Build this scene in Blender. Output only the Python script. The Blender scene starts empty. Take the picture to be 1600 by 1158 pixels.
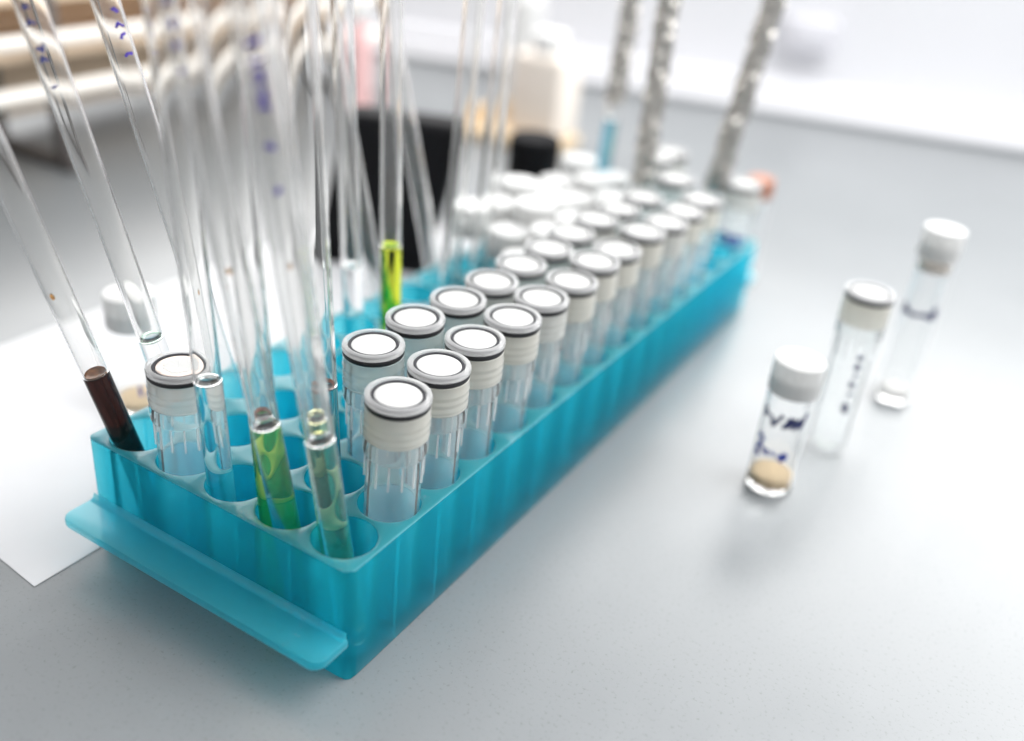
import bpy, bmesh, math, random
from mathutils import Vector, Matrix, Euler
random.seed(7)
S = 0.001                                   # the scene is written in millimetres, built in metres
scn = bpy.context.scene
COL = scn.collection

# ------------------------------------------------------------------ camera
cam = bpy.data.cameras.new('camera')
cam_ob = bpy.data.objects.new('camera', cam)
COL.objects.link(cam_ob)
cam.sensor_width = 36.0
cam.lens = 34.733
cam.clip_start = 0.005
cam.clip_end = 20.0
cam_ob.location = (148.7815*S, -101.1983*S, 138.6748*S)
cam_ob.rotation_euler = Euler((math.radians(60.99198), math.radians(-5.37344), math.radians(31.51604)), 'XYZ')
cam.dof.use_dof = True
cam.dof.focus_distance = 0.186
cam.dof.aperture_fstop = 5.4
cam.dof.aperture_blades = 0
scn.camera = cam_ob

# ------------------------------------------------------------------ light
world = bpy.data.worlds.new('World')
scn.world = world
world.use_nodes = True
wb = world.node_tree.nodes['Background']
wb.inputs[0].default_value = (0.97, 0.98, 1.0, 1)
wb.inputs[1].default_value = 0.66

def area(name, loc, target, sx, sy, watts, col):
    l = bpy.data.lights.new(name, 'AREA')
    l.shape = 'RECTANGLE'; l.size = sx; l.size_y = sy; l.energy = watts; l.color = col
    o = bpy.data.objects.new(name, l); COL.objects.link(o)
    o.location = loc
    o.rotation_euler = (Vector(target)-Vector(loc)).to_track_quat('-Z', 'Y').to_euler()
    return o
# added unseen light strip before the back wall, for the sheen on the bench
area('back_sheen_light', (-0.16, 0.435, 0.31), (-0.16+0.29*0.3, 0.435-0.956*0.3, 0.22), 1.65, 0.32, 7.3, (1.0, 0.99, 0.975))
# added fill light off to the right, brightens that side of the bench
area('right_fill_light', (0.30, 0.20, 0.40), (0.12, 0.08, 0.0), 0.30, 0.50, 3.0, (0.98, 0.99, 1.0))

scn.view_settings.view_transform = 'Standard'
scn.view_settings.look = 'None'
scn.view_settings.exposure = 0.27
scn.view_settings.gamma = 1.0
scn.view_settings.use_curve_mapping = False
cy = scn.cycles
cy.max_bounces = 22; cy.transmission_bounces = 20; cy.transparent_max_bounces = 32
cy.diffuse_bounces = 5; cy.glossy_bounces = 6
cy.caustics_reflective = False; cy.caustics_refractive = True
cy.blur_glossy = 0.6
cy.sample_clamp_indirect = 6.0
cy.use_adaptive_sampling = True
cy.adaptive_threshold = 0.015
cy.use_denoising = True
try:
    cy.denoiser = 'OPENIMAGEDENOISE'
except Exception:
    pass

# ------------------------------------------------------------------ materials
def mat(name):
    m = bpy.data.materials.new(name); m.use_nodes = True
    nt = m.node_tree; nt.nodes.clear()
    out = nt.nodes.new('ShaderNodeOutputMaterial')
    return m, nt, out
def prin(nt, col, rough=0.5, trans=0.0, ior=1.45, metal=0.0, spec=0.5):
    b = nt.nodes.new('ShaderNodeBsdfPrincipled')
    b.inputs['Base Color'].default_value = (*col, 1)
    b.inputs['Roughness'].default_value = rough
    b.inputs['IOR'].default_value = ior
    b.inputs['Metallic'].default_value = metal
    b.inputs['Transmission Weight'].default_value = trans
    b.inputs['Specular IOR Level'].default_value = spec
    return b
def noise(nt, scale, detail=4, rough=0.55, coord='Object', stretch=None):
    tc = nt.nodes.new('ShaderNodeTexCoord')
    n = nt.nodes.new('ShaderNodeTexNoise')
    n.inputs['Scale'].default_value = scale
    n.inputs['Detail'].default_value = detail
    n.inputs['Roughness'].default_value = rough
    src = tc.outputs[coord]
    if stretch:
        mp = nt.nodes.new('ShaderNodeMapping'); mp.inputs['Scale'].default_value = stretch
        nt.links.new(src, mp.inputs[0]); src = mp.outputs[0]
    nt.links.new(src, n.inputs['Vector'])
    return n
def ramp(nt, src, stops):
    r = nt.nodes.new('ShaderNodeValToRGB')
    e = r.color_ramp.elements
    while len(e) < len(stops): e.new(0.5)
    for k, (p, c) in enumerate(stops):
        e[k].position = p; e[k].color = (*c, 1) if len(c) == 3 else c
    nt.links.new(src, r.inputs[0]); return r
def bump(nt, src, strength, dist):
    b = nt.nodes.new('ShaderNodeBump')
    b.inputs['Strength'].default_value = strength; b.inputs['Distance'].default_value = dist
    nt.links.new(src, b.inputs['Height']); return b
def mixs(nt, a, b, fac):
    m = nt.nodes.new('ShaderNodeMixShader')
    if isinstance(fac, (int, float)): m.inputs[0].default_value = fac
    else: nt.links.new(fac, m.inputs[0])
    nt.links.new(a, m.inputs[1]); nt.links.new(b, m.inputs[2]); return m

def simple(name, col, rough=0.5, vary=0.06, scale=60, metal=0.0, spec=0.5, bstr=0.0):
    m, nt, out = mat(name)
    b = prin(nt, col, rough, metal=metal, spec=spec)
    n = noise(nt, scale)
    lo = tuple(max(0, c*(1-vary)) for c in col); hi = tuple(min(1, c*(1+vary)) for c in col)
    r = ramp(nt, n.outputs['Fac'], [(0.3, lo), (0.7, hi)])
    nt.links.new(r.outputs[0], b.inputs['Base Color'])
    if bstr:
        bp = bump(nt, n.outputs['Fac'], bstr, 0.0003); nt.links.new(bp.outputs[0], b.inputs['Normal'])
    nt.links.new(b.outputs[0], out.inputs[0]); return m

def glassy(name, col, rough=0.0, ior=1.47, streak=0.0, bright_haze=0.0):
    m, nt, out = mat(name)
    b = prin(nt, col, rough, trans=1.0, ior=ior)
    if streak:
        n = noise(nt, 900, 3, stretch=(1, 1, 0.15))
        bp = bump(nt, n.outputs['Fac'], streak, 0.00002); nt.links.new(bp.outputs[0], b.inputs['Normal'])
    last = b
    if bright_haze:                                              # faint smudge haze, put into the glass colour to brighten the tubes
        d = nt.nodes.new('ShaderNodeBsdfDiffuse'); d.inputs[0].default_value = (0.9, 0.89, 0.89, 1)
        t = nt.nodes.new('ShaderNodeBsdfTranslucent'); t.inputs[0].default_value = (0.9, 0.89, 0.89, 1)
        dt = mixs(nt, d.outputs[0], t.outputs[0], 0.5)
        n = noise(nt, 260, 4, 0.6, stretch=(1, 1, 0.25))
        rp = ramp(nt, n.outputs['Fac'], [(0.35, (bright_haze*0.6,)*3), (0.7, (bright_haze*1.5,)*3)])
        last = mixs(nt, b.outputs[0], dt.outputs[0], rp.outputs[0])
    nt.links.new(last.outputs[0], out.inputs[0]); return m

def frosted(name, col, haze_col, blur, haze, transl=0.5, speck=False, grain=0.0, gloss_rough=0.25, absorb=None, sheen=1.30):
    """moulded polypropylene: light passes blurred, some is scattered back, some through; a faint gloss on top"""
    m, nt, out = mat(name)
    b = nt.nodes.new('ShaderNodeBsdfRefraction')
    b.inputs['Color'].default_value = (*col, 1); b.inputs['Roughness'].default_value = blur; b.inputs['IOR'].default_value = 1.06
    d = nt.nodes.new('ShaderNodeBsdfDiffuse'); d.inputs[0].default_value = (*haze_col, 1)
    t = nt.nodes.new('ShaderNodeBsdfTranslucent'); t.inputs[0].default_value = (*haze_col, 1)
    dt = mixs(nt, d.outputs[0], t.outputs[0], transl)
    core = mixs(nt, b.outputs[0], dt.outputs[0], haze)
    g = nt.nodes.new('ShaderNodeBsdfGlossy'); g.inputs['Roughness'].default_value = gloss_rough
    g.inputs[0].default_value = (1, 1, 1, 1)
    fr = nt.nodes.new('ShaderNodeFresnel'); fr.inputs['IOR'].default_value = sheen
    geo = nt.nodes.new('ShaderNodeNewGeometry')          # gloss on the outer side only
    inv = nt.nodes.new('ShaderNodeMath'); inv.operation = 'SUBTRACT'; inv.inputs[0].default_value = 1.0
    nt.links.new(geo.outputs['Backfacing'], inv.inputs[1])
    fm = nt.nodes.new('ShaderNodeMath'); fm.operation = 'MULTIPLY'
    nt.links.new(fr.outputs[0], fm.inputs[0]); nt.links.new(inv.outputs[0], fm.inputs[1])
    fin = mixs(nt, core.outputs[0], g.outputs[0], fm.outputs[0])
    if grain:
        n = noise(nt, 2600, 5, 0.6)
        bp = bump(nt, n.outputs['Fac'], grain, 0.00006)
        for q in (d, g): nt.links.new(bp.outputs[0], q.inputs['Normal'])
    last = fin
    if speck:
        n2 = noise(nt, 2600, 2, 0.5)
        n3 = noise(nt, 90, 3, 0.6)
        mul = nt.nodes.new('ShaderNodeMath'); mul.operation = 'MULTIPLY'
        nt.links.new(n2.outputs['Fac'], mul.inputs[0]); nt.links.new(n3.outputs['Fac'], mul.inputs[1])
        rp = ramp(nt, mul.outputs[0], [(0.395, (0, 0, 0)), (0.43, (0.5, 0.5, 0.5))])
        dust = prin(nt, (0.6, 0.75, 0.8), 0.8)
        last = mixs(nt, fin.outputs[0], dust.outputs[0], rp.outputs[0])
    nt.links.new(last.outputs[0], out.inputs[0])
    if absorb:
        va = nt.nodes.new('ShaderNodeVolumeAbsorption')
        va.inputs['Color'].default_value = (*absorb[0], 1); va.inputs['Density'].default_value = absorb[1]
        nt.links.new(va.outputs[0], out.inputs['Volume'])
    return m

M = {}
M['rack'] = frosted('teal_polypropylene', (0.80, 0.975, 0.985), (0.05, 0.74, 0.88), 0.24, 0.38, 0.66, speck=False, grain=0.10, gloss_rough=0.3, absorb=((0.25, 0.88, 0.94), 270.0), sheen=1.025)
M['deck'] = frosted('teal_polypropylene_deck', (0.80, 0.975, 0.985), (0.07, 0.74, 0.85), 0.30, 0.44, 0.5, speck=True, grain=0.2, gloss_rough=0.35, absorb=((0.25, 0.88, 0.94), 270.0), sheen=1.36)
M['lip'] = frosted('teal_polypropylene_textured', (0.80, 0.975, 0.985), (0.05, 0.74, 0.86), 0.3, 0.36, 0.6, speck=True, grain=0.25, gloss_rough=0.45, absorb=((0.25, 0.88, 0.94), 270.0), sheen=1.4)
M['sleeve'] = frosted('teal_polypropylene_thin', (0.70, 0.96, 0.98), (0.02, 0.60, 0.72), 0.22, 0.20, 0.7, gloss_rough=0.3)
M['vial'] = frosted('clear_polypropylene', (0.99, 0.995, 0.995), (0.93, 0.94, 0.94), 0.12, 0.10, 0.6, gloss_rough=0.15)
M['cap'] = frosted('milky_polypropylene', (0.99, 0.99, 0.985), (0.88, 0.87, 0.84), 0.25, 0.52, 0.6, gloss_rough=0.2)
M['crown'] = frosted('clear_cap_rim', (0.985, 0.985, 0.985), (0.82, 0.82, 0.82), 0.08, 0.40, 0.45, gloss_rough=0.3, sheen=1.2)
M['fins'] = frosted('milky_fins', (0.99, 0.99, 0.99), (0.93, 0.94, 0.94), 0.12, 0.34, 0.5, gloss_rough=0.2)
M['disc'] = simple('white_insert', (0.47, 0.47, 0.458), 0.5, 0.03, 300)
M['disc_stain'] = simple('stained_insert', (0.66, 0.55, 0.49), 0.4, 0.30, 500)
M['gasket'] = simple('black_rubber', (0.012, 0.012, 0.014), 0.45, 0.2, 300)
M['groove'] = simple('grey_rubber_ring', (0.045, 0.045, 0.05), 0.75, 0.2, 300, spec=0.15)
M['glass'] = glassy('tube_glass', (0.995, 0.995, 0.99), 0.0, 1.47, bright_haze=0.028)
M['vial_glass'] = glassy('vial_glass', (0.985, 0.99, 0.99), 0.0, 1.45)
M['l_clear'] = glassy('clear_solvent', (0.985, 0.99, 0.99), 0.0, 1.40)
M['l_blue'] = glassy('pale_blue_solution', (0.30, 0.66, 0.82), 0.0, 1.40)
M['l_pale'] = glassy('pale_yellow_solution', (0.93, 0.93, 0.55), 0.0, 1.40)
M['l_green'] = glassy('yellow_green_solution', (0.82, 0.80, 0.16), 0.0, 1.40)
M['l_yellow'] = glassy('bright_yellow_green_solution', (0.78, 0.86, 0.06), 0.0, 1.40)
M['l_grey'] = glassy('grey_solution', (0.52, 0.55, 0.52), 0.02, 1.40)
M['l_dark'] = glassy('dark_brown_solution', (0.026, 0.007, 0.005), 0.0, 1.40)
M['amber'] = glassy('amber_film', (0.75, 0.38, 0.10), 0.05, 1.4)
M['amber_film'] = simple('amber_surface_film', (0.20, 0.075, 0.02), 0.25, 0.5, 900)
M['rust'] = simple('rust_residue', (0.25, 0.06, 0.02), 0.4, 0.4, 900)
M['greenring'] = glassy('greenish_meniscus', (0.66, 0.84, 0.72), 0.0, 1.4)
M['wcap'] = simple('white_cap_plastic', (0.68, 0.68, 0.67), 0.42, 0.02, 200)
M['milkcap'] = frosted('milky_push_cap', (0.98, 0.98, 0.98), (0.72, 0.72, 0.71), 0.25, 0.84, 0.4, gloss_rough=0.35)
M['cap_cream'] = frosted('cream_polypropylene', (0.98, 0.975, 0.95), (0.90, 0.88, 0.83), 0.25, 0.60, 0.6, gloss_rough=0.2)
M['cap_clear'] = frosted('clear_green_polypropylene', (0.97, 0.99, 0.985), (0.84, 0.88, 0.87), 0.2, 0.36, 0.6, gloss_rough=0.15)
M['powder'] = simple('peach_powder', (0.86, 0.66, 0.42), 0.9, 0.16, 1400, bstr=0.6)
M['wpowder'] = simple('white_powder', (0.85, 0.84, 0.82), 0.9, 0.05, 1400, bstr=0.5)
M['ink_blue'] = simple('blue_marker_ink', (0.012, 0.035, 0.30), 0.5, 0.3, 800)
M['ink_navy'] = simple('navy_marker_ink', (0.010, 0.016, 0.10), 0.5, 0.3, 800)
M['ink_violet'] = simple('violet_marker_ink', (0.06, 0.035, 0.30), 0.5, 0.3, 800)
M['foil'] = None
M['paper'] = simple('white_paper', (0.60, 0.60, 0.61), 0.75, 0.015, 40)
M['black'] = simple('black_plastic', (0.006, 0.006, 0.007), 0.7, 0.2, 80, spec=0.15)
M['blackcap'] = simple('black_cap_plastic', (0.008, 0.008, 0.009), 0.8, 0.2, 200, spec=0.12)
M['cream'] = simple('cream_plastic', (0.80, 0.72, 0.64), 0.5, 0.03, 30)
M['tan'] = simple('tan_wood', (0.66, 0.52, 0.35), 0.7, 0.15, 60)
M['pink'] = simple('pink_plastic', (0.80, 0.50, 0.49), 0.4, 0.05, 60)
M['red'] = simple('red_plastic', (0.70, 0.06, 0.05), 0.4, 0.05, 60)
M['beige'] = simple('beige_board', (0.72, 0.57, 0.42), 0.7, 0.08, 20)
M['whiterail'] = simple('white_enamel', (0.82, 0.78, 0.72), 0.35, 0.03, 40)
M['greymetal'] = simple('dark_grey_metal', (0.09, 0.08, 0.075), 0.45, 0.15, 60)
M['wall'] = simple('white_wall_panel', (0.74, 0.74, 0.76), 0.55, 0.015, 8)
M['lilac'] = simple('lilac_grey_plastic', (0.66, 0.655, 0.69), 0.5, 0.04, 40)
M['copper'] = simple('copper_brown_cap', (0.36, 0.12, 0.05), 0.4, 0.2, 200)
# crinkled foil
m, nt, out = mat('crinkled_foil')
b = prin(nt, (0.45, 0.43, 0.40), 0.15, metal=1.0)
n = noise(nt, 420, 5, 0.6)
bp = bump(nt, n.outputs['Fac'], 0.9, 0.0008); nt.links.new(bp.outputs[0], b.inputs['Normal'])
nt.links.new(b.outputs[0], out.inputs[0]); M['foil'] = m
# grey laminate bench
m, nt, out = mat('grey_laminate')
b = prin(nt, (0.2, 0.2, 0.2), 0.30, spec=1.0)
n = noise(nt, 7, 5, 0.6); f = noise(nt, 1300, 3, 0.6); sc = noise(nt, 240, 4, 0.65, stretch=(1, 0.12, 1))
r1 = ramp(nt, n.outputs['Fac'], [(0.3, (0.168, 0.180, 0.186)), (0.7, (0.196, 0.207, 0.214))])
r2 = ramp(nt, f.outputs['Fac'], [(0.26, (0.45, 0.45, 0.45)), (0.42, (1, 1, 1))])
mx = nt.nodes.new('ShaderNodeMixRGB'); mx.blend_type = 'MULTIPLY'; mx.inputs[0].default_value = 0.6
nt.links.new(r1.outputs[0], mx.inputs[1]); nt.links.new(r2.outputs[0], mx.inputs[2])
nt.links.new(mx.outputs[0], b.inputs['Base Color'])
sm = noise(nt, 22, 5, 0.65)
mm = nt.nodes.new('ShaderNodeMath'); mm.operation = 'MULTIPLY'
nt.links.new(sc.outputs['Fac'], mm.inputs[0]); nt.links.new(sm.outputs['Fac'], mm.inputs[1])
r3 = ramp(nt, mm.outputs[0], [(0.10, (0.28, 0.28, 0.28)), (0.42, (0.35, 0.35, 0.35))])
nt.links.new(r3.outputs[0], b.inputs['Roughness'])
bp = bump(nt, f.outputs['Fac'], 0.12, 0.00008); nt.links.new(bp.outputs[0], b.inputs['Normal'])
nt.links.new(b.outputs[0], out.inputs[0]); M['bench'] = m

# ------------------------------------------------------------------ mesh helpers (mm in, m out)
def mesh(name, verts, faces, smooth=True, sharp=40):
    me = bpy.data.meshes.new(name)
    me.from_pydata([(x*S, y*S, z*S) for x, y, z in verts], [], faces)
    bm = bmesh.new(); bm.from_mesh(me)
    bmesh.ops.recalc_face_normals(bm, faces=bm.faces)
    bm.to_mesh(me); bm.free()
    if smooth:
        me.polygons.foreach_set('use_smooth', [True]*len(me.polygons))
        try: me.set_sharp_from_angle(angle=math.radians(sharp))
        except Exception: pass
    me.update(); return me
def lathe_data(prof, seg=32, closed=False, rmod=None, z0=0):
    """profile [(r, z)...] about the z axis; r == 0 makes a pole; closed joins last to first"""
    # support rings keep long straight walls truly straight under smooth shading
    pr0, prof = list(prof), []
    nxt = pr0[1:]+([pr0[0]] if closed else [])
    for k, (r, z) in enumerate(pr0):
        prof.append((r, z))
        if k < len(nxt):
            r2, z2 = nxt[k]; L_ = math.hypot(r2-r, z2-z)
            if L_ > 2.5:
                for t_ in (0.35/L_, 1-0.35/L_): prof.append((r+(r2-r)*t_, z+(z2-z)*t_))
    vs, fs, rings = [], [], []
    for k, (r, z) in enumerate(prof):
        if r <= 1e-9:
            rings.append([len(vs)]); vs.append((0, 0, z+z0))
        else:
            ring = []
            for s in range(seg):
                a = 2*math.pi*s/seg
                rr = rmod(r, z, s, k) if rmod else r
                ring.append(len(vs)); vs.append((rr*math.cos(a), rr*math.sin(a), z+z0))
            rings.append(ring)
    pairs = list(zip(rings[:-1], rings[1:]))
    if closed: pairs.append((rings[-1], rings[0]))
    for a, c in pairs:
        if len(a) == 1 and len(c) == 1: continue
        for s in range(seg):
            t = (s+1) % seg
            if len(a) == 1: fs.append((a[0], c[s], c[t]))
            elif len(c) == 1: fs.append((a[s], c[0], a[t]))
            else: fs.append((a[s], c[s], c[t], a[t]))
    return vs, fs
def lathe(name, prof, seg=32, closed=False, rmod=None, sharp=40):
    return mesh(name, *lathe_data(prof, seg, closed, rmod), sharp=sharp)
def joined(name, parts, sharp=40):
    vs, fs = [], []
    for v, f in parts:
        o = len(vs); vs += list(v); fs += [tuple(i+o for i in q) for q in f]
    return mesh(name, vs, fs, sharp=sharp)
def box_data(x0, x1, y0, y1, z0, z1):
    v = [(x0, y0, z0), (x1, y0, z0), (x1, y1, z0), (x0, y1, z0), (x0, y0, z1), (x1, y0, z1), (x1, y1, z1), (x0, y1, z1)]
    return v, [(3, 2, 1, 0), (4, 5, 6, 7), (0, 1, 5, 4), (1, 2, 6, 5), (2, 3, 7, 6), (3, 0, 4, 7)]
def bev_mesh(name, vs, fs, width, segs=3):
    me = mesh(name, vs, fs)
    bm = bmesh.new(); bm.from_mesh(me)
    bmesh.ops.bevel(bm, geom=list(bm.edges), offset=width*S, segments=segs, profile=0.5, affect='EDGES')
    bm.to_mesh(me); bm.free()
    me.polygons.foreach_set('use_smooth', [True]*len(me.polygons))
    try: me.set_sharp_from_angle(angle=math.radians(35))
    except Exception: pass
    return me
def rod_data(a, c, r, seg=12):
    a, c = Vector(a), Vector(c); q = (c-a).to_track_quat('Z', 'Y'); L = (c-a).length
    v, f = lathe_data([(0, 0), (r, 0), (r, L), (0, L)], seg)
    return [tuple(a + q @ Vector(p)) for p in v], f
def ob(name, me, material, parent=None, loc=None):
    o = bpy.data.objects.new(name, me); COL.objects.link(o)
    if material is not None and not me.materials: me.materials.append(material)
    if parent: o.parent = parent
    if loc is not None: o.location = tuple(c*S for c in loc)
    return o
def tag(o, label, cat, group=None, kind=None):
    if label: o['label'] = label
    if cat: o['category'] = cat
    if group: o['group'] = group
    if kind: o['kind'] = kind
    return o
def thing(name, label, cat, loc, group=None):
    e = bpy.data.objects.new(name, None); COL.objects.link(e)
    e.empty_display_size = 0.005
    e.location = tuple(c*S for c in loc)
    return tag(e, label, cat, group)
def copy_tree(o, parent=None):
    c = o.copy(); COL.objects.link(c); c.parent = parent
    for ch in list(o.children): copy_tree(ch, c)
    return c
def aim(o, u):
    o.rotation_euler = Vector(u).to_track_quat('Z', 'Y').to_euler()

# pen strokes wrapped round a cylinder: points are (u along the circumference, v up) in mm
def ink(name, strokes, r, width, material, parent, ang0):
    vs, fs = [], []
    for st in strokes:
        pts = []
        for (a, c) in zip(st[:-1], st[1:]):
            n = max(2, int(math.hypot(c[0]-a[0], c[1]-a[1])/0.35))
            for k in range(n): pts.append((a[0]+(c[0]-a[0])*k/n, a[1]+(c[1]-a[1])*k/n))
        pts.append(st[-1])
        base = len(vs)
        for k, p in enumerate(pts):
            q0, q1 = pts[max(0, k-1)], pts[min(len(pts)-1, k+1)]
            dx, dy = q1[0]-q0[0], q1[1]-q0[1]; l = math.hypot(dx, dy) or 1
            w = width*(0.75+0.45*random.random())/2
            nx, ny = -dy/l*w, dx/l*w
            for (s_, h) in ((1, 0.05), (-1, 0.05), (-1, 0.0), (1, 0.0)):
                u, v = p[0]+s_*nx, p[1]+s_*ny
                a = ang0 + u/r
                vs.append(((r+0.02+h)*math.cos(a), (r+0.02+h)*math.sin(a), v))
        for k in range(len(pts)-1):
            i, j = base+4*k, base+4*(k+1)
            for e in range(4):
                fs.append((i+e, i+(e+1) % 4, j+(e+1) % 4, j+e))
        fs.append((base, base+1, base+2, base+3))
        e_ = base+4*(len(pts)-1); fs.append((e_+3, e_+2, e_+1, e_))
    return ob(name, mesh('ink', vs, fs), material, parent)

# ------------------------------------------------------------------ bench and surroundings
v, f = box_data(-1400, 900, -700, 1200, -30, 0)
tag(ob('bench_top', bev_mesh('bench_top', v, f, 2, 2), M['bench']), None, None, kind='structure')
WR = math.radians(17)
def rotw(o, x=67.0, y=529.0, z=0.0):
    o.location = (x*S, y*S, z*S); o.rotation_euler = (0, 0, WR); return o
v, f = box_data(-1500, 900, 30, 50, -20, 700)
rotw(tag(ob('back_wall', mesh('back_wall', v, f, False), M['wall']), None, None, kind='structure'))
led = thing('wall_ledge', 'low rounded white ledge along the foot of the white wall', 'ledge', (0, 0, 0))
rotw(led)
v, f = box_data(-1500, 900, -6, 29.5, 0.2, 6)
ob('ledge_rail', bev_mesh('ledge', v, f, 2.8, 5), M['wall'], led)
v, f = box_data(-1500, 900, 12, 29.5, 6.1, 16)
ob('ledge_step', bev_mesh('ledge_step', v, f, 3, 4), M['wall'], led)

# ------------------------------------------------------------------ the rack
W, P_, MG, NR, NC = 67.0, 13.0, 7.5, 16, 5
LEN = 2*MG+15*P_
H = 25.35
HR = 5.9
def well(i, j): return MG+i*P_, MG+j*P_
rack = thing('test_tube_rack', 'translucent teal plastic tube rack with five by sixteen round wells', 'tube rack', (W/2, LEN/2, 0))
def rk(pts): return [(x-W/2, y-LEN/2, z) for x, y, z in pts]
# one solid moulding: a rounded block with eighty countersunk bores
SEG = 32
HB = 1.5                                        # the bores stop at this floor
CR = 2.4
def edge_pt(a, cx, cy_, hx0, hx1, hy0, hy1, corner, ins):
    """where the ray from a well centre meets its cell edge; outer cells end on the rounded block outline"""
    c, s_ = math.cos(a), math.sin(a); t = 1e9
    if c > 1e-9: t = min(t, hx1/c)
    if c < -1e-9: t = min(t, -hx0/c)
    if s_ > 1e-9: t = min(t, hy1/s_)
    if s_ < -1e-9: t = min(t, -hy0/s_)
    x, y = cx+c*t, cy_+s_*t
    if corner:
        kx = CR if corner[0] < 0 else W-CR; ky = CR if corner[1] < 0 else LEN-CR
        if (x-kx)*corner[0] > 0 and (y-ky)*corner[1] > 0:
            d = Vector((x-kx, y-ky)); l = d.length
            if l > CR: x, y = kx+d.x/l*CR, ky+d.y/l*CR
    # inset towards the block's middle near the rolled edges
    x = max(ins, min(W-ins, x)); y = max(ins, min(LEN-ins, y))
    return x, y
vs, fs = [], []
for i in range(NC):
    for j in range(NR):
        cx, cy_ = well(i, j)
        hx0 = P_/2 if i else MG; hx1 = P_/2 if i < NC-1 else MG
        hy0 = P_/2 if j else MG; hy1 = P_/2 if j < NR-1 else MG
        corner = None
        if i in (0, NC-1) and j in (0, NR-1): corner = (-1 if i == 0 else 1, -1 if j == 0 else 1)
        angs = [2*math.pi*k/SEG for k in range(SEG)]
        for ax, ay in ((hx1, hy1), (-hx0, hy1), (-hx0, -hy0), (hx1, -hy0)):
            a0 = math.atan2(ay, ax); angs.append(a0 % (2*math.pi))
            if corner and ax*corner[0] > 0 and ay*corner[1] > 0:
                angs += [(a0+d) % (2*math.pi) for d in (-0.16, -0.12, -0.08, -0.04, 0.04, 0.08, 0.12, 0.16)]
        angs = sorted(set(round(a, 6) for a in angs)); n = len(angs)
        # (radius or None for the cell edge, z, inset at the outer edge)
        levels = [(None, 0.0, 0.35), (None, 0.35, 0.0), (None, H-0.45, 0.0), (None, H-0.13, 0.13), (None, H, 0.45),
                  (HR+0.5, H, 0), (HR+0.15, H-0.15, 0), (HR, H-0.5, 0), (HR, HB+1.0, 0), (HR-1.0, HB, 0), (0.0, HB, 0)]
        o = len(vs); rows_ = []
        for (r, z, ins) in levels:
            row = []
            for a in angs:
                if r is None: x, y = edge_pt(a, cx, cy_, hx0, hx1, hy0, hy1, corner, ins)
                else:
                    x, y = cx+r*math.cos(a), cy_+r*math.sin(a)
                    if r == HR+0.5: x = max(cx-hx0+.03, min(cx+hx1-.03, x)); y = max(cy_-hy0+.03, min(cy_+hy1-.03, y))
                row.append(len(vs)); vs.append((x, y, z))
                if r == 0.0: break
            rows_.append(row)
        def outer(k, t):
            (xa, ya, _), (xb, yb, _) = vs[rows_[1][k]], vs[rows_[1][t]]
            mx_, my_ = (xa+xb)/2-cx, (ya+yb)/2-cy_
            return ((i == 0 and mx_ < -P_/2-0.2) or (i == NC-1 and mx_ > P_/2+0.2) or (j == 0 and my_ < -P_/2-0.2) or (j == NR-1 and my_ > P_/2+0.2))
        for l in range(len(levels)-1):
            for k in range(n):
                t = (k+1) % n
                if l < 4 and not outer(k, t): continue      # no walls between neighbouring cells
                if len(rows_[l+1]) == 1: fs.append((rows_[l][k], rows_[l][t], rows_[l+1][0]))
                else: fs.append((rows_[l][k], rows_[l][t], rows_[l+1][t], rows_[l+1][k]))
        b0 = len(vs); vs.append((cx, cy_, 0.0))             # underside
        for k in range(n): fs.append((rows_[0][(k+1) % n], rows_[0][k], b0))
me = mesh('rack_block', rk(vs), fs, sharp=50)
bm = bmesh.new(); bm.from_mesh(me); bmesh.ops.remove_doubles(bm, verts=bm.verts, dist=2e-6)
loose = [v_ for v_ in bm.verts if not v_.link_faces]
bmesh.ops.delete(bm, geom=loose, context='VERTS')
bmesh.ops.recalc_face_normals(bm, faces=bm.faces)
bm.to_mesh(me); bm.free()
me.polygons.foreach_set('use_smooth', [True]*len(me.polygons))
me.set_sharp_from_angle(angle=math.radians(50))
ob('block', me, M['rack'], rack, (0, 0, 0.05))
me.materials.append(M['deck'])
for p in me.polygons:
    if p.normal.z > 0.8 and p.center.z > (H-0.4)*S: p.material_index = 1
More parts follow.
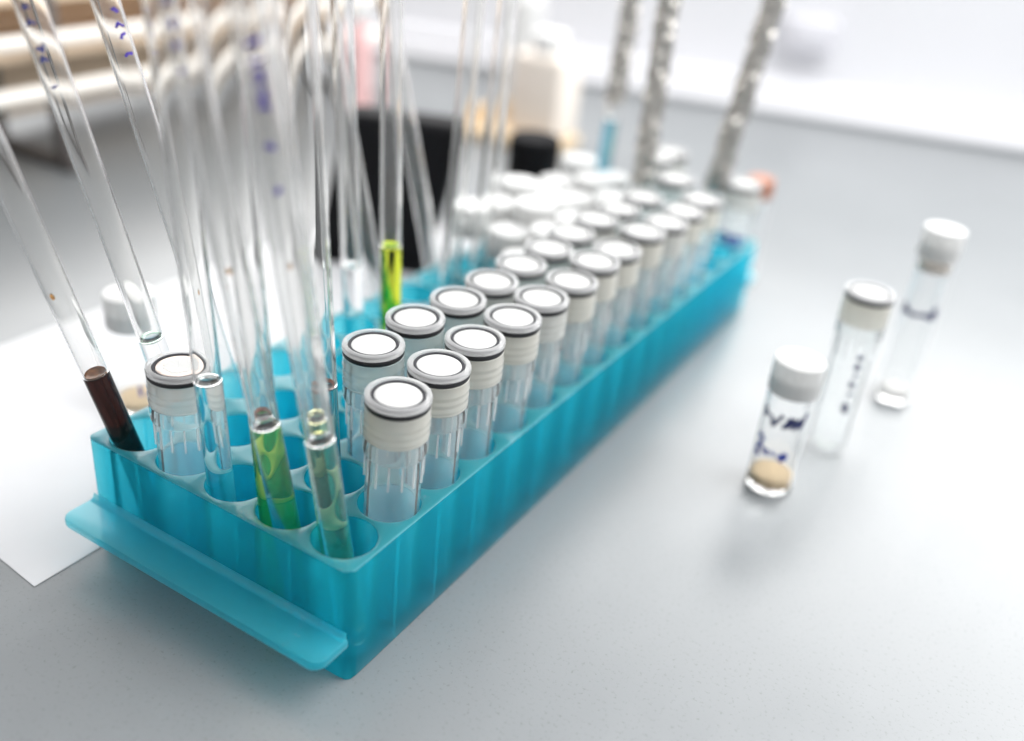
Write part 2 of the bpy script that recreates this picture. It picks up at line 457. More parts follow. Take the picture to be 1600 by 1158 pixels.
# the two carrying lips at the ends
def lip(sgn):
    zf, t, th, R = 10.75, 8.1, 2.0, 2.4
    bm = bmesh.new()
    out_ = [(0.15, -0.05)]
    for k in range(9): a = math.radians(180+90*k/8); out_.append((0.15+R+R*math.cos(a), -t+R+R*math.sin(a)))
    for k in range(9): a = math.radians(270+90*k/8); out_.append((W-0.15-R+R*math.cos(a), -t+R+R*math.sin(a)))
    out_.append((W-0.15, -0.05))
    n = len(out_)
    lev = [(0.5, zf-th), (0.12, zf-th+0.12), (0.0, zf-th+0.5), (0.0, zf-0.5), (0.12, zf-0.12), (0.5, zf)]
    vs, fs = [], []
    for ins, z in lev:
        for k, (x, y) in enumerate(out_):
            xx = W/2+(x-W/2)*(1-ins/(W/2)); yy = y if k in (0, n-1) else y+ins*(1 if y < -t+R else 0.4)
            vs.append((xx, yy, z))
    for l in range(len(lev)-1):
        for k in range(n):
            t2 = (k+1) % n
            fs.append((l*n+k, l*n+t2, (l+1)*n+t2, (l+1)*n+k))
    fs.append(tuple(reversed(range(n)))); fs.append(tuple(range((len(lev)-1)*n, len(lev)*n)))
    # hollow fillet where the lip meets the wall
    fr = 1.3; prof = [(-0.05, zf+fr)]+[(-0.05-fr+fr*math.cos(math.radians(a)), zf+fr-fr*math.sin(math.radians(a))) for a in (15, 30, 45, 60, 75)]+[(-0.05-fr, zf+0.01), (-0.05, zf+0.01)]
    o = len(vs); m_ = len(prof)
    for x in (0.5, W-0.5): vs += [(x, y, z) for y, z in prof]
    for k in range(m_): fs.append((o+k, o+(k+1) % m_, o+m_+(k+1) % m_, o+m_+k))
    fs.append(tuple(range(o, o+m_))); fs.append(tuple(reversed(range(o+m_, o+2*m_))))
    if sgn > 0: vs = [(x, LEN-y, z) for x, y, z in vs]
    bm.free()
    return mesh('lip', rk(vs), fs, sharp=50)
ob('carrying_lip', lip(-1), M['lip'], rack)
ob('carrying_lip', lip(1), M['lip'], rack)
# ------------------------------------------------------------------ cryovials
def knurl(r, z, s, k):
    return r + (0.10 if s % 2 == 0 else -0.04)
def make_cryovial():
    e = thing('cryovial', 'x', 'cryovial', (0, 0, 0), 'dark-ringed cryovials standing in the rack')
    # z = 0 is the base, 48.4 the top of the cap
    body = [(0, 0.0), (3.6, 0.0), (4.7, 0.5), (5.2, 1.8), (5.25, 34.0), (5.25, 36.0), (5.0, 36.3), (4.9, 47.0), (4.1, 47.0), (4.3, 36.0), (4.35, 3.0), (3.2, 1.4), (0, 1.1)]
    ob('tube_body', lathe('cryovial_body', body, 40), M['vial'], e)
    parts = []
    for k in range(14):                                    # short vertical fins under the collar
        a = 2*math.pi*k/14
        v, f = box_data(5.27, 5.62, -0.19, 0.19, 30.6, 36.0)
        v = [(x*math.cos(a)-y*math.sin(a), x*math.sin(a)+y*math.cos(a), z) for x, y, z in v]
        parts.append((v, f))
    ob('fins', joined('cryovial_fins', parts), M['fins'], e)
    ob('collar', lathe('cryovial_collar', [(5.30, 36.1), (5.62, 36.05), (5.9, 36.5), (6.0, 37.2), (6.0, 39.3), (5.75, 39.7), (5.30, 39.7)], 48, closed=True), M['vial'], e)
    prof = [(5.45, 39.85), (5.75, 39.8), (5.92, 40.1)]
    z = 40.3
    while z < 44.6:                                        # the screw thread shows as soft rings
        prof += [(5.83, z), (5.97, z+0.4), (5.98, z+0.8), (5.84, z+1.15)]
        z += 1.55
    prof += [(5.88, 46.0), (5.72, 46.14), (5.35, 46.17), (5.1, 46.1)]
    cap = ob('cap', lathe('cryovial_cap', prof, 96, closed=True, rmod=lambda r, z, s, k: r+(0.07 if s % 2 == 0 and 40 < z < 46.65 and r > 5.8 else 0)), M['cap'], e)
    ob('gasket', lathe('cryovial_gasket', [(5.42, 46.22), (5.82, 46.22), (5.92, 46.4), (5.93, 46.95), (5.84, 47.12), (5.42, 47.12)], 64, closed=True), M['gasket'], cap)
    ob('liner', lathe('cryovial_liner', [(4.4, 46.5), (5.40, 46.5), (5.40, 47.12), (4.4, 47.12)], 48, closed=True), M['disc'], cap)
    ob('cap_rim', lathe('cryovial_rim', [(4.86, 47.16), (5.75, 47.16), (5.96, 47.3), (6.0, 47.9), (5.9, 48.3), (5.6, 48.42), (5.0, 48.40), (4.86, 48.12)], 96, closed=True, rmod=lambda r, z, s, k: r+(0.05 if s % 2 == 0 and r > 5.8 else 0)), M['crown'], cap)
    ob('seal_ring', lathe('cryovial_seal_ring', [(4.30, 47.3), (4.82, 47.3), (4.82, 48.1), (4.74, 48.2), (4.40, 48.2), (4.30, 48.1)], 64, closed=True), M['groove'], cap)
    ob('insert_disc', lathe('cryovial_insert', [(0, 47.2), (4.26, 47.2), (4.26, 47.95), (4.1, 48.05), (3.4, 47.98), (1.8, 47.90), (0, 47.86)], 48), M['disc'], cap)
    return e
proto = make_cryovial()
ORD = ['nearest', 'second', 'third', 'fourth', 'fifth', 'sixth', 'seventh', 'eighth', 'ninth', 'tenth', 'eleventh', 'twelfth']
used = [False]
def place_vial(i, j, dx, dy, label, zs=1.0, group='dark-ringed cryovials standing in the rack'):
    e = proto if not used[0] else copy_tree(proto)
    used[0] = True
    x, y = well(i, j)
    # leans about a point low in the well
    u = Vector((dx*0.8, dy*0.8, 48.0))
    e.location = ((x+dx*0.2)*S, (y+dy*0.2)*S, 2.0*S)
    rot = Vector((0, 0, 1)).rotation_difference(u.normalized()) @ Euler((0, 0, random.random()*6.28)).to_quaternion()
    e.rotation_euler = rot.to_euler()
    e.scale = (1, 1, zs*random.uniform(0.985, 1.008))
    e['label'] = label; e['group'] = group
    for ch in e.children:
        if ch.name.split('.')[0] == 'cap':
            sl_ = ch.material_slots[0]; sl_.link = 'OBJECT'
            sl_.material = M['cap_cream'] if i == 4 and j % 5 else (M['cap_clear'] if i == 3 and j not in (5, 9) else M['cap'])
    return e
right = [(1, 1.31, -0.4), (2, 0.4, 0.3), (3, -0.02, 0.08), (4, 0.61, 0.3), (5, 0.17, 0.01), (6, 0.3, 0.8), (7, -0.35, 0.2), (8, -0.34, -0.5), (9, -0.27, 1.0), (10, 0.85, 0.9), (11, 0.53, 1.2), (12, 0.71, 1.0)]
left = [(2, -0.8, -1.39), (3, -0.78, -1.05), (4, 0.4, -0.4), (5, 0.3, 0.09), (6, -0.35, 0.9), (7, -0.39, 1.1), (8, -1.0, 0.72), (9, -0.77, 1.1), (10, -0.37, 1.3), (11, 0.6, 1.23)]
for n, (j, dx, dy) in enumerate(right):
    lab = ('nearest of all the dark-ringed cryovials, beside the foremost right tubes' if n == 0 else
           ORD[n]+' cryovial from the near end in the row along the right rack edge')
    place_vial(4, j, dx, dy, lab)
for n, (j, dx, dy) in enumerate(left):
    lab = ('cryovial nearest the camera in the inner row, left of the right-edge row' if n == 0 else
           ORD[n]+' cryovial from the near end in the inner row, left of the right-edge row')
    place_vial(3, j, dx, dy, lab)
st = place_vial(1, 0, -0.9, 0.2, 'lone clear cryovial with brownish stained cap beside the dark brown tube', 0.905)
for ch in st.children:
    if ch.name.startswith('cap'):
        for g in ch.children:
            if g.name.startswith('insert_disc'):
                # brownish stained ring with a whiter ragged middle
                g.data = lathe('stained_insert', [(0, 47.2), (4.14, 47.2), (4.14, 47.95), (3.95, 48.05), (3.4, 47.98), (0, 47.9)], 48)
                g.data.materials.append(M['disc_stain'])
                g['label'] = 'brownish stained cap insert'
                vs, fs = lathe_data([(0, 47.93), (2.7, 48.02), (2.75, 47.6), (0, 47.6)], 64, rmod=lambda r, z, s, k: r+0.28*math.sin(s*0.9)*math.sin(s*0.37+1)+0.15*math.sin(s*2.1))
                ob('clean_patch', mesh('clean_patch', vs, fs), M['disc'], ch)
far = [(2, 14, 0.3, 0.2, 'far-end cryovial in the middle row, behind the inner row'),
       (3, 13, 0.4, 0.2, 'single cryovial past the gap at the far end of the inner row'),
       (2, 15, 0.2, 0.1, 'cryovial in the last well of the middle row at the far end')]
for i, j, dx, dy, lab in far: place_vial(i, j, dx, dy, lab)
endv = place_vial(4, 15, 0.6, 0.9, 'cryovial with purple writing in the last corner well on the right', 0.90)
endi = ink('ink_writing', [[(-4.5, 29.5), (-2.5, 30.4), (-1.2, 28.8), (0.5, 30.0), (2.5, 28.6), (4.5, 29.4)], [(-4, 26.6), (-1, 27.2), (3.5, 26.0)]], 5.3, 1.7, M['ink_violet'], endv, 0)
endv.rotation_euler = Euler((math.radians(-0.9), math.radians(0.6), math.radians(-75)))

# ------------------------------------------------------------------ long glass tubes
RO, RI, TL = 2.5, 2.12, 178.0
rim = [(RI, TL), (RI+0.1, TL+0.12), (RO-0.1, TL+0.12), (RO, TL)]
empty_tube = lathe('empty_tube', [(0, 0), (1.0, 0.2), (1.9, 0.85), (2.4, 1.9), (RO, 2.7)] + [(RO, TL)] + rim[::-1][1:] + [(RI, 2.9), (1.9, 2.1), (1.4, 1.2), (0, 0.65)], 40)
SHELL = {}
def nmr(name, label, bpos, u, level=None, liquid='l_clear', extra=None, group='long thin glass tubes leaning in the rack', cat='glass tube'):
    e = thing(name, label, cat, bpos, group)
    e.rotation_euler = Vector((0, 0, 1)).rotation_difference(Vector(u).normalized()).to_euler()
    if level is None:
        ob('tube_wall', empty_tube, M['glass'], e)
    else:
        # the filled foot of the tube (glass and liquid read as one clear column), then the empty bore above it
        L = level
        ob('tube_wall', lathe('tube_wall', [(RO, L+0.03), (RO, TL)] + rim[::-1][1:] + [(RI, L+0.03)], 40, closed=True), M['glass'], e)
        ob('liquid', lathe('liquid', [(0, 0), (1.0, 0.2), (1.9, 0.85), (2.4, 1.9), (RO, 2.7), (RO, L), (2.12, L), (1.95, L-0.35), (1.5, L-0.62), (0.8, L-0.78), (0, L-0.82)], 40), M[liquid], e)
        if liquid == 'l_dark':                                # amber film lying on the dark liquid
            ob('meniscus', lathe('meniscus', [(0, L-0.76), (0.8, L-0.70), (1.5, L-0.54), (1.95, L-0.2), (2.06, L+0.3), (1.98, L+0.3), (1.85, L-0.1), (1.3, L-0.42), (0, L-0.6)], 40), M['amber_film'], e)
            return e
        ob('meniscus', lathe('meniscus', [(2.03, L+0.04), (RI-0.02, L+0.35), (1.93, L+0.1), (1.75, L-0.3), (1.9, L-0.28)], 40, closed=True), M[(extra or 'l_clear')], e)
    return e
TB = {
'T1': ((8.60, 9.66, 2.50), (-0.1099, -0.2165, 0.9701), 39.6),
'T2': ((8.59, 22.23, 2.50), (-0.1138, -0.1809, 0.9769), 41.6),
'T3': ((9.35, 36.23, 2.50), (-0.1205, -0.1777, 0.9767), None),
'T4': ((32.37, 6.16, 2.50), (-0.0337, -0.0401, 0.9986), 45.6),
'T5': ((43.50, 8.00, 2.50), (-0.022, -0.058, 0.9987), 42.8),
'T6': ((50.20, 7.30, 2.50), (-0.0850, -0.1150, 0.9911), 44.2),
'T7': ((62.35, 7.30, 2.50), (-0.0949, -0.0996, 0.9905), 45.7),
'T8': ((57.85, 9.85, 2.50), (-0.0850, -0.0700, 0.9916), 46.6),
'T9': ((46.39, 20.40, 2.50), (-0.0377, -0.0347, 0.9987), 43.5),
'T10': ((8.76, 73.57, 2.50), (-0.0374, -0.0319, 0.9988), 39.1),
'T11': ((20.51, 72.51, 2.50), (-0.0243, -0.0187, 0.9995), 47.9),
'T12': ((9.94, 113.72, 2.50), (-0.1593, -0.1450, 0.9765), None),
'T13': ((9.69, 87.52, 2.50), (-0.1361, -0.1254, 0.9827), None),
'T14': ((18.63, 97.31, 2.50), (0.0175, 0.0112, 0.9998), None),
'T15': ((19.28, 110.77, 2.50), (0.0198, 0.0118, 0.9997), None),
}
INFO = {
'T1': ('glass tube of dark brown liquid leaning left from the near corner well', 'l_dark', 'amber'),
'T2': ('clear glass tube with green meniscus and blue ink dots, behind the stained-cap cryovial', 'l_clear', 'greenring'),
'T3': ('empty glass tube with violet ink marks, leaning left behind the green-meniscus tube', None, None),
'T4': ('glass tube of clear liquid just right of the stained-cap cryovial', 'l_clear', None),
'T5': ('glass tube of yellow-green liquid with a brown-edged surface near the front', 'l_green', 'rust'),
'T6': ('glass tube of clear liquid in front of the yellow-green one, sharing its well', 'l_clear', None),
'T7': ('foremost glass tube, clear liquid and violet ink dots, in the near right well', 'l_clear', None),
'T8': ('glass tube of pale yellow liquid close behind the foremost tube', 'l_pale', 'l_pale'),
'T9': ('glass tube of grey liquid with a rust-coloured ring at its surface', 'l_grey', 'rust'),
'T10': ('glass tube of clear liquid standing left of the upright bright yellow tube', 'l_clear', None),
'T11': ('upright glass tube of bright yellow-green liquid in front of the black holder', 'l_yellow', 'l_yellow'),
'T12': ('empty glass tube leaning left, its foot at the right side of the black holder', None, None),
'T13': ('empty glass tube leaning left between the clear and bright yellow tubes', None, None),
'T14': ('empty glass tube leaning slightly right, left one of the back pair', None, None),
'T15': ('empty glass tube leaning slightly right, right one of the back pair', None, None),
}
tubes = {}
for k, (bp_, u, lv) in TB.items():
    lab, liq, ex = INFO[k]
    tubes[k] = nmr('glass_tube', lab, bp_, u, lv, liq or 'l_clear', ex)
# marker dots near the tube mouths, and small stray drops inside the bores
def dots(tk, zs, ang, mat_, size=0.9):
    st = []
    for z in zs:
        w = random.uniform(0.35, 0.9); h = random.uniform(-0.3, 1.1)
        st.append([(-w, z), (-0.2*w, z+h), (0.3*w, z+random.uniform(-.5, .6)), (w, z+random.uniform(-0.4, 1.2))])
    ink('ink_mark', st, RO, size, mat_, tubes[tk], ang)
dots('T2', [93, 97, 99, 103, 106], -0.9, M['ink_blue'], 0.45)
dots('T3', [96, 99, 101, 104, 106, 108, 110, 113], -0.2, M['ink_violet'], 0.5)
dots('T7', [89.5, 95.5, 101, 102.5, 104, 105.5, 107, 109], -0.75, M['ink_violet'], 0.75)
dots('T6', [104, 107, 110, 113], -1.2, M['ink_violet'], 0.6)
for tk, z, a in (('T3', 48, -0.4), ('T6', 74, -1.0), ('T1', 58, -1.1), ('T8', 75, -1.2)):
    v, f = lathe_data([(0, -0.7), (0.35, -0.4), (0.42, 0.1), (0.2, 0.6), (0, 0.8)], 10)
    v = [((x*0.45+RI-0.12)*math.cos(a)-y*math.sin(a), (x*0.45+RI-0.12)*math.sin(a)+y*math.cos(a), zz+z) for x, y, zz in v]
    ob('droplet', mesh('droplet', v, f), M['amber'], tubes[tk])

# foil-wrapped tubes at the far end
def foil_tube(label, bpos, u, z0, z1, r, liq='l_clear'):
    e = nmr('foil_wrapped_tube', label, bpos, u, z0-6, liq, None, 'foil-wrapped tubes at the far end of the rack', 'foil tube')
    vs, fs = [], []
    N, K = 16, 62
    def ring(rad, k):
        z = z0+(z1-z0)*k/K
        for s in range(N):
            a = 2*math.pi*s/N
            rr = rad+random.uniform(-0.45, 0.45)+0.25*math.sin(a*3+z*0.4)+0.15*math.sin(z*1.3+a*2)
            vs.append((rr*math.cos(a), rr*math.sin(a), z+random.uniform(-.3, .3)))
    for k in range(K+1): ring(r, k)
    for k in range(K):
        for s in range(N):
            t = (s+1) % N
            fs.append((k*N+s, k*N+t, (k+1)*N+t, (k+1)*N+s))
    o = len(vs)
    for k in (K, 0):
        z = z0+(z1-z0)*k/K
        for s in range(N):
            a = 2*math.pi*s/N; vs.append(((RO+0.04)*math.cos(a), (RO+0.04)*math.sin(a), z))
    for s in range(N):
        t = (s+1) % N
        fs.append((K*N+s, K*N+t, o+t, o+s)); fs.append((s, t, o+N+t, o+N+s)); fs.append((o+s, o+t, o+N+t, o+N+s))
    me = mesh('foil', vs, fs, smooth=False)
    ob('foil_wrap', me, M['foil'], e)
    return e
foil_tube('foil-wrapped tube with bare bluish foot, leftmost of the three foil tubes', (9.33, 203.32, 2.5), (0.0228, 0.0102, 0.9997), 58, 150, 3.2, 'l_blue')
foil_tube('foil-wrapped tube in the middle of the three, behind far cryovials', (36.42, 177.72, 2.5), (-0.0283, 0.03, 0.9995), 42, 150, 3.2)
foil_tube('foil-wrapped tube leaning right, rightmost of the three at the rack end', (46.53, 202.51, 2.5), (0.1035, 0.0296, 0.9942), 38, 150, 3.4)

# ------------------------------------------------------------------ white-capped vials in the rack's far left wells
def capped_vial(name, label, cat, loc, r, hb, rcap, hcap, group=None, powder=None, ph=4.0, rot=0.0):
    e = thing(name, label, cat, loc, group)
    e.rotation_euler = (0, 0, rot)
    ob('glass_body', lathe('capped_vial_body', [(0, 0.5), (r*0.6, 0.25), (r*0.86, 0.0), (r*0.97, 0.25), (r, 0.9), (r, hb-1), (r*0.9, hb), (r*0.82, hb), (r-0.48, hb-1.2), (r-0.45, 1.7), (r*0.75, 1.2), (0, 1.3)], 44), M['vial_glass'], e)
    cap = ob('cap', lathe('capped_vial_cap', [(0, hb+0.6), (r+0.08, hb+0.5), (r+0.08, hb-hcap*0.45), (rcap-0.1, hb-hcap*0.45+0.02), (rcap, hb-hcap*0.45+0.15), (rcap, hb+hcap*0.55-0.45), (rcap-0.12, hb+hcap*0.55-0.12), (rcap-0.5, hb+hcap*0.55), (rcap*0.6, hb+hcap*0.55+0.1), (0, hb+hcap*0.55+0.15)], 60, rmod=lambda R, z, s, k: R+(0.08 if s % 2 == 0 and R > rcap-0.1 else 0)), M['milkcap'], e)
    if powder:
        pr_ = r-0.47
        ob('powder', lathe('powder', [(0, 1.4), (pr_*0.8, 1.42), (pr_*0.98, 1.75), (pr_, 2.0), (pr_, ph*0.97), (pr_*0.9, ph*1.01), (pr_*0.5, ph*0.97), (0, ph)], 36, rmod=lambda R, z, s, k: R*(1-0.02*math.sin(s*1.7))), M[powder], e)
    return e
wproto = capped_vial('white_capped_vial', 'x', 'vial', (0, 0, 0), 5.3, 35.5, 5.9, 8.0, 'white-capped vials crowded in the far left wells', 'wpowder', 16)
first = True
rows = {0: ('leftmost', range(9, 15)), 1: ('second', range(9, 15)), 2: ('third', range(8, 13))}
for i, (rn, js) in rows.items():
    for n, j in enumerate(js):
        e = wproto if first else copy_tree(wproto); first = False
        x, y = well(i, j)
        e.location = ((x+random.uniform(-.3, .3))*S, (y+random.uniform(-.3, .3))*S, 1.9*S); e.scale = (1, 1, random.uniform(0.94, 1.08))
        e.rotation_euler = (random.uniform(-.015, .015), random.uniform(-.015, .015), random.random()*6)
        e['label'] = ('white-capped vial, '+ORD[n]+' from the near end in the rack row '+
                      {0: 'farthest left', 1: 'next to farthest left', 2: 'in the middle'}[i])

# ------------------------------------------------------------------ vials standing on the bench
toward = math.atan2(-101.2-113, 148.8-108.7)
g1 = capped_vial('sample_vial', 'white-capped glass vial with blue handwriting and peach powder, standing on bench', 'vial', (108.7, 112.8, 0.05), 5.7, 31.0, 5.95, 8.5, None, 'powder', 4.2)
HW1 = [[(-5.6, 20.6), (-5.6, 23.6)], [(-5.6, 22.0), (-4.0, 21.8)], [(-3.4, 22.0), (-2.6, 19.4), (-0.6, 23.0)], [(-0.2, 19.4), (1.4, 22.8)], [(0.9, 19.8), (2.2, 22.6), (2.4, 19.6), (3.6, 22.6), (3.9, 19.8), (5.4, 24.0)]]
HW2 = [[(-6.0, 14.6), (-5.2, 15.8), (-4.2, 14.8), (-5.0, 13.0), (-6.0, 10.6), (-5.0, 9.8), (-4.4, 11.0)], [(-4.8, 13.6), (-3.6, 12.2)], [(-3.2, 12.6), (-2.6, 11.2), (-2.2, 12.8)], [(-1.4, 12.4), (-0.2, 11.8)], [(0.6, 12.2), (1.4, 10.6), (2.4, 12.0), (1.6, 12.6), (0.8, 11.6)]]
ink('ink_writing', HW1, 5.7, 0.95, M['ink_navy'], g1, toward)
ink('ink_writing', HW2, 5.7, 1.1, M['ink_blue'], g1, toward)

# tall unscrewed-type cryovial with a dark ring and vertical writing
g2 = copy_tree(proto)
g2.name = 'cryovial'
tag(g2, 'tall dark-ringed cryovial with vertical dark writing, standing alone on the bench', 'cryovial')
if 'group' in g2: del g2['group']
g2.location = (115.6*S, 139.6*S, 0.05*S); g2.scale = (1, 1, 0.96); g2.rotation_euler = (0, 0, 0)
HW3 = [[(2.0, 31.5), (3.6, 31.7)], [(2.6, 29.4), (3.2, 28.4), (2.2, 28.6), (3.0, 29.6)], [(2.4, 26.6), (3.2, 26.0)], [(2.0, 24.2), (2.9, 23.4), (2.2, 22.8)], [(2.4, 21.0), (3.0, 20.2)], [(2.0, 17.8), (3.0, 16.8), (2.0, 16.2), (3.0, 15.6), (2.4, 14.8)]]
ink('ink_writing', HW3, 5.3, 1.2, M['ink_navy'], g2, math.atan2(-101.2-139.6, 148.8-115.6)-0.1)

g3 = capped_vial('sample_vial', 'slim white-capped vial with a navy inked band, farthest of the bench vials', 'vial', (124.1, 181.6, 0.05), 5.0, 49.0, 5.5, 8.4, None, 'wpowder', 3.6)
ob('cap_liner', lathe('cap_liner', [(0, 41.5), (4.48, 41.5), (4.48, 43.6), (0, 43.6)], 32), M['cream'], g3)
t3 = math.atan2(-101.2-181.6, 148.8-124.1)
ink('ink_writing', [[(-5.2, 28.0), (-4.4, 31.4), (-4.0, 28.4)], [(-4.2, 29.8), (-1.6, 28.8), (1.2, 29.4), (3.6, 29.0)], [(3.4, 28.0), (4.2, 31.6), (4.6, 28.2), (5.2, 31.0)]], 5.0, 1.3, M['ink_navy'], g3, t3)

gp = capped_vial('sample_vial', 'blurred white-capped vial with blue writing on the paper behind the dark brown tube', 'vial', (-33.5, 39.5, 0.4), 5.8, 27.5, 6.1, 8.5, None, 'powder', 3.6)
tp = math.atan2(-101.2-39.5, 148.8+33.5)
ink('ink_writing', [[(0.2, 9.4), (0.4, 6.6)], [(2.2, 9.8), (3.4, 9.4), (2.6, 7.2), (2.0, 6.2), (4.0, 5.8)], [(4.8, 9.0), (5.8, 10.0), (6.2, 8.2)]], 5.8, 0.8, M['ink_blue'], gp, tp)

# a sheet of paper under the rack's left side
vs, fs = [], []
nx, ny = 18, 40
pc = [(2.6, -17.0), (-87.0, -9.0), (-84.0, 205.0), (5.0, 196.0)]
for top in (1, 0):
    for a in range(nx+1):
        for c in range(ny+1):
            s_, t_ = a/nx, c/ny
            x = (1-s_)*((1-t_)*pc[0][0]+t_*pc[3][0])+s_*((1-t_)*pc[1][0]+t_*pc[2][0])
            y = (1-s_)*((1-t_)*pc[0][1]+t_*pc[3][1])+s_*((1-t_)*pc[1][1]+t_*pc[2][1])
            z = 0.06+(0.13 if top else 0)
            vs.append((x, y, z))
n1 = (nx+1)*(ny+1)
for a in range(nx):
    for c in range(ny):
        q = (a*(ny+1)+c, (a+1)*(ny+1)+c, (a+1)*(ny+1)+c+1, a*(ny+1)+c+1)
        fs.append(q); fs.append(tuple(n1+i for i in reversed(q)))
edge = [a*(ny+1) for a in range(nx+1)] + [nx*(ny+1)+c for c in range(1, ny+1)] + [a*(ny+1)+ny for a in range(nx-1, -1, -1)] + [c for c in range(ny-1, 0, -1)]
for k in range(len(edge)):
    p, q = edge[k], edge[(k+1) % len(edge)]
    fs.append((p, q, q+n1, p+n1))
tag(ob('paper_sheet', mesh('paper', vs, fs), M['paper']), 'plain white sheet of paper lying under the left side of the rack', 'paper')

# ------------------------------------------------------------------ things behind the rack
# black holder: a leaning open-topped black block
bh = thing('black_holder', 'black plastic holder block standing behind the clear tubes', 'holder', (-45, 152, 0.1))
def quad_prism(b0, b1, depth, zt, lean):
    (x0, y0), (x1, y1) = b0, b1
    d = Vector((-(y1-y0), x1-x0, 0)).normalized()*depth
    a = Vector((x1-x0, y1-y0, 0)).normalized()*lean
    lo = [Vector((x0, y0, 0)), Vector((x1, y1, 0)), Vector((x1, y1, 0))+d, Vector((x0, y0, 0))+d]
    hi = [p+a+Vector((0, 0, zt)) for p in lo]
    v = [tuple(p) for p in lo+hi]
    return v, [(3, 2, 1, 0), (4, 5, 6, 7), (0, 1, 5, 4), (1, 2, 6, 5), (2, 3, 7, 6), (3, 0, 4, 7)]
v, f = quad_prism((-22, -10), (14, 6), 16, 52, 10)
ob('block', bev_mesh('holder_block', v, f, 3.2, 4), M['black'], bh)
v, f = quad_prism((-23.5, -12.5), (15.5, 4.5), 20, 3, 0.5)
ob('foot_plate', bev_mesh('holder_foot', v, f, 0.6, 2), M['black'], bh)

bb = thing('black_capped_bottle', 'small bottle with a wide black screw cap behind the white-capped vials', 'bottle', (-20, 208, 0.25))
ob('bottle_body', lathe('bottle_body', [(0, 0), (8.6, 0), (9.4, 1), (9.4, 20), (8.6, 23), (7.2, 25), (7.0, 34), (6.2, 34), (6.4, 25), (8.4, 20), (8.4, 1.5), (0, 1.2)], 40), M['vial_glass'], bb)
ob('screw_cap', lathe('bottle_cap', [(0, 26.6), (8.4, 26.6), (9.0, 26.8), (9.2, 27.4), (9.2, 40.0), (8.5, 41), (0, 41.1)], 72, rmod=lambda R, z, s, k: R+(0.18 if s % 2 == 0 and R > 9.1 else 0)), M['blackcap'], bb)

cn = thing('cream_canister', 'cream square-shouldered plastic canister behind the black-capped bottle', 'canister', (-84, 330, 0.1))
v, f = box_data(-14, 14, -11, 11, 5.2, 44)
ob('canister_body', bev_mesh('canister', v, f, 3, 4), M['cream'], cn)
ob('canister_cap', lathe('canister_cap', [(0, 44.05), (8, 44.05), (8.2, 44.4), (8.2, 53), (7.6, 53.6), (0, 53.7)], 48), M['wcap'], cn)
tw = thing('wooden_tray', 'low tan wooden tray under the cream canister', 'tray', (-90, 325, 0.05))
v, f = box_data(-30, 22, -16, 18, 0, 5)
ob('tray_board', bev_mesh('tray', v, f, 0.8, 2), M['tan'], tw)
v, f = box_data(-30, -27.5, -16, 18, 5.03, 12)
ob('tray_edge', bev_mesh('tray_edge', v, f, 0.5, 2), M['tan'], tw)
v, f = box_data(-26, -17, 12, 17.5, 5.03, 14)
ob('tray_edge', bev_mesh('tray_edge', v, f, 0.5, 2), M['tan'], tw)
pk = thing('pink_bottle', 'slim pink squeeze bottle behind the upright tubes', 'bottle', (-149, 267, 0.05))
ob('bottle_body', lathe('pink_body', [(0, 0), (5, 0), (5.6, 0.8), (5.6, 44), (4.6, 49), (3.2, 52), (3.2, 54), (0, 54)], 36), M['pink'], pk)
ob('nozzle', lathe('pink_nozzle', [(0, 54.05), (3.6, 54.05), (3.6, 58), (1.4, 62), (0.9, 78), (0, 78)], 28), M['wcap'], pk)
# dispensing bottle with a red tip behind
rd = thing('red_tipped_dropper', 'white dropper bottle with a red tip at the top edge', 'dropper', (-150, 415, 0.05))
ob('bottle_body', lathe('dropper_body', [(0, 0), (12, 0), (13, 1), (13, 52), (10, 58), (5, 61), (5, 64), (0, 64)], 36), M['wcap'], rd)
ob('tip', lathe('dropper_tip', [(0, 64.05), (4, 64.05), (4, 68), (2.2, 74), (1.6, 88), (0, 88)], 28), M['red'], rd)
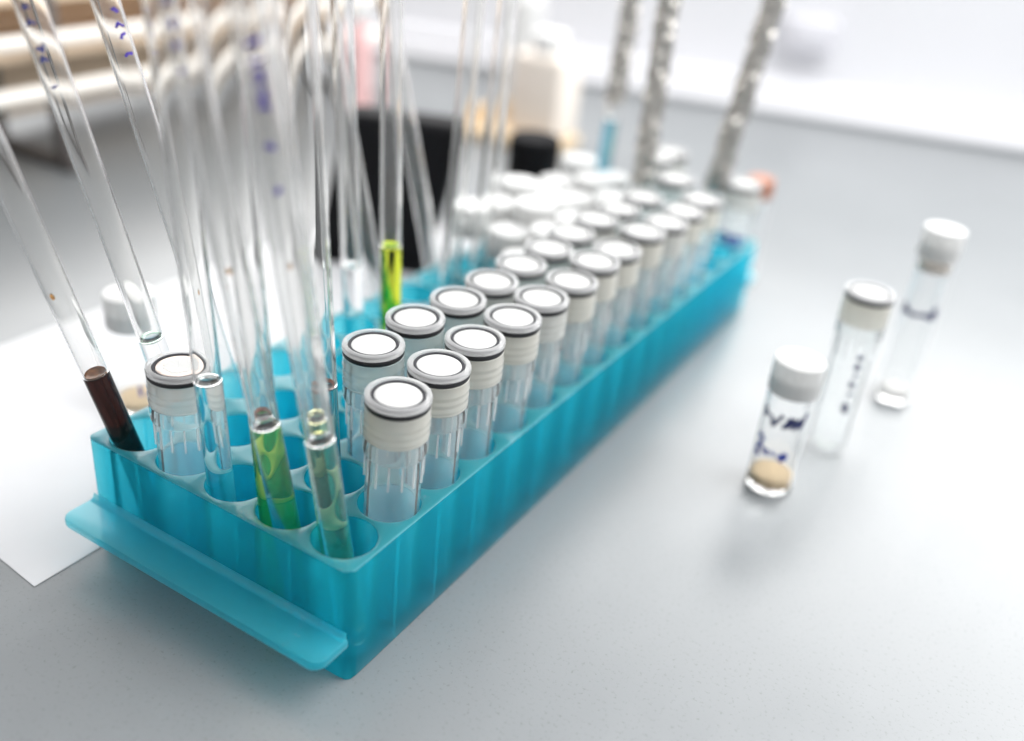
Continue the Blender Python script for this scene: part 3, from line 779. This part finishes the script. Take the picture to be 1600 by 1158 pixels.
# copper-brown topped stub behind the corner well
cp = thing('brown_topped_vial', 'short vial with copper-brown top just beyond the right far corner', 'vial', (57.5, 232.0, 0.05))
ob('glass_body', lathe('stub_body', [(0, 0), (3.8, 0), (4.2, 0.6), (4.2, 33), (3.4, 33), (3.4, 1.4), (0, 1.2)], 30), M['vial_glass'], cp)
ob('cap', lathe('stub_cap', [(0, 33.05), (4.4, 33.05), (4.6, 33.5), (4.6, 39), (4.0, 39.6), (0, 39.6)], 30), M['copper'], cp)

# open shelf stand at the back left: dark posts and foot, white rails, beige boards
sh = thing('shelf_stand', 'open shelf stand with beige boards, white rails and dark posts at back left', 'shelf', (-215, 200, 0))
def shp(pts): return [(x+215, y-200, z) for x, y, z in pts]
for (x, y) in ((-198, 143), (-240, 143), (-198, 330), (-240, 330)):
    v, f = box_data(x-2.6, x+2.6, y-2.6, y+2.6, 4.1, 70)
    ob('post', bev_mesh('post', shp(v), f, 0.6, 2), M['greymetal'], sh)
for y in (143, 330):
    v, f = box_data(-262, -190, y-3, y+3, 0.1, 4)
    ob('foot', bev_mesh('foot', shp(v), f, 0.8, 2), M['greymetal'], sh)
for z, r, mt in ((33.0, 3.1, 'whiterail'), (52.0, 2.6, 'whiterail')):
    v, f = rod_data((-192.0, 40, z), (-192.0, 345, z), r, 16)
    ob('rail', mesh('rail', shp(v), f), M[mt], sh)
v, f = box_data(-262, -245, 20, 345, 9, 66)
ob('back_board', bev_mesh('board', shp(v), f, 1, 2), M['beige'], sh)
for z in (42, 63):
    v, f = box_data(-244.5, -203, 30, 342, z, z+3)
    ob('shelf_board', bev_mesh('shelf', shp(v), f, 0.6, 2), M['beige'], sh)

# small lilac-grey outlet box on the wall
ou = thing('outlet_box', 'small lilac-grey outlet box on the white wall above the ledge', 'outlet', (0, 0, 0))
rotw(ou, 67-78*math.cos(WR)-22*math.sin(WR), 529-78*math.sin(WR)+22*math.cos(WR), 42)
v, f = box_data(-16, 16, -6, 6.5, -10, 12)
ob('box_body', bev_mesh('outlet', v, f, 3, 4), M['lilac'], ou)
ob('flap', bev_mesh('flap', *box_data(-11, 11, -8, -6.2, -6, 8), 0.7, 2), M['lilac'], ou)
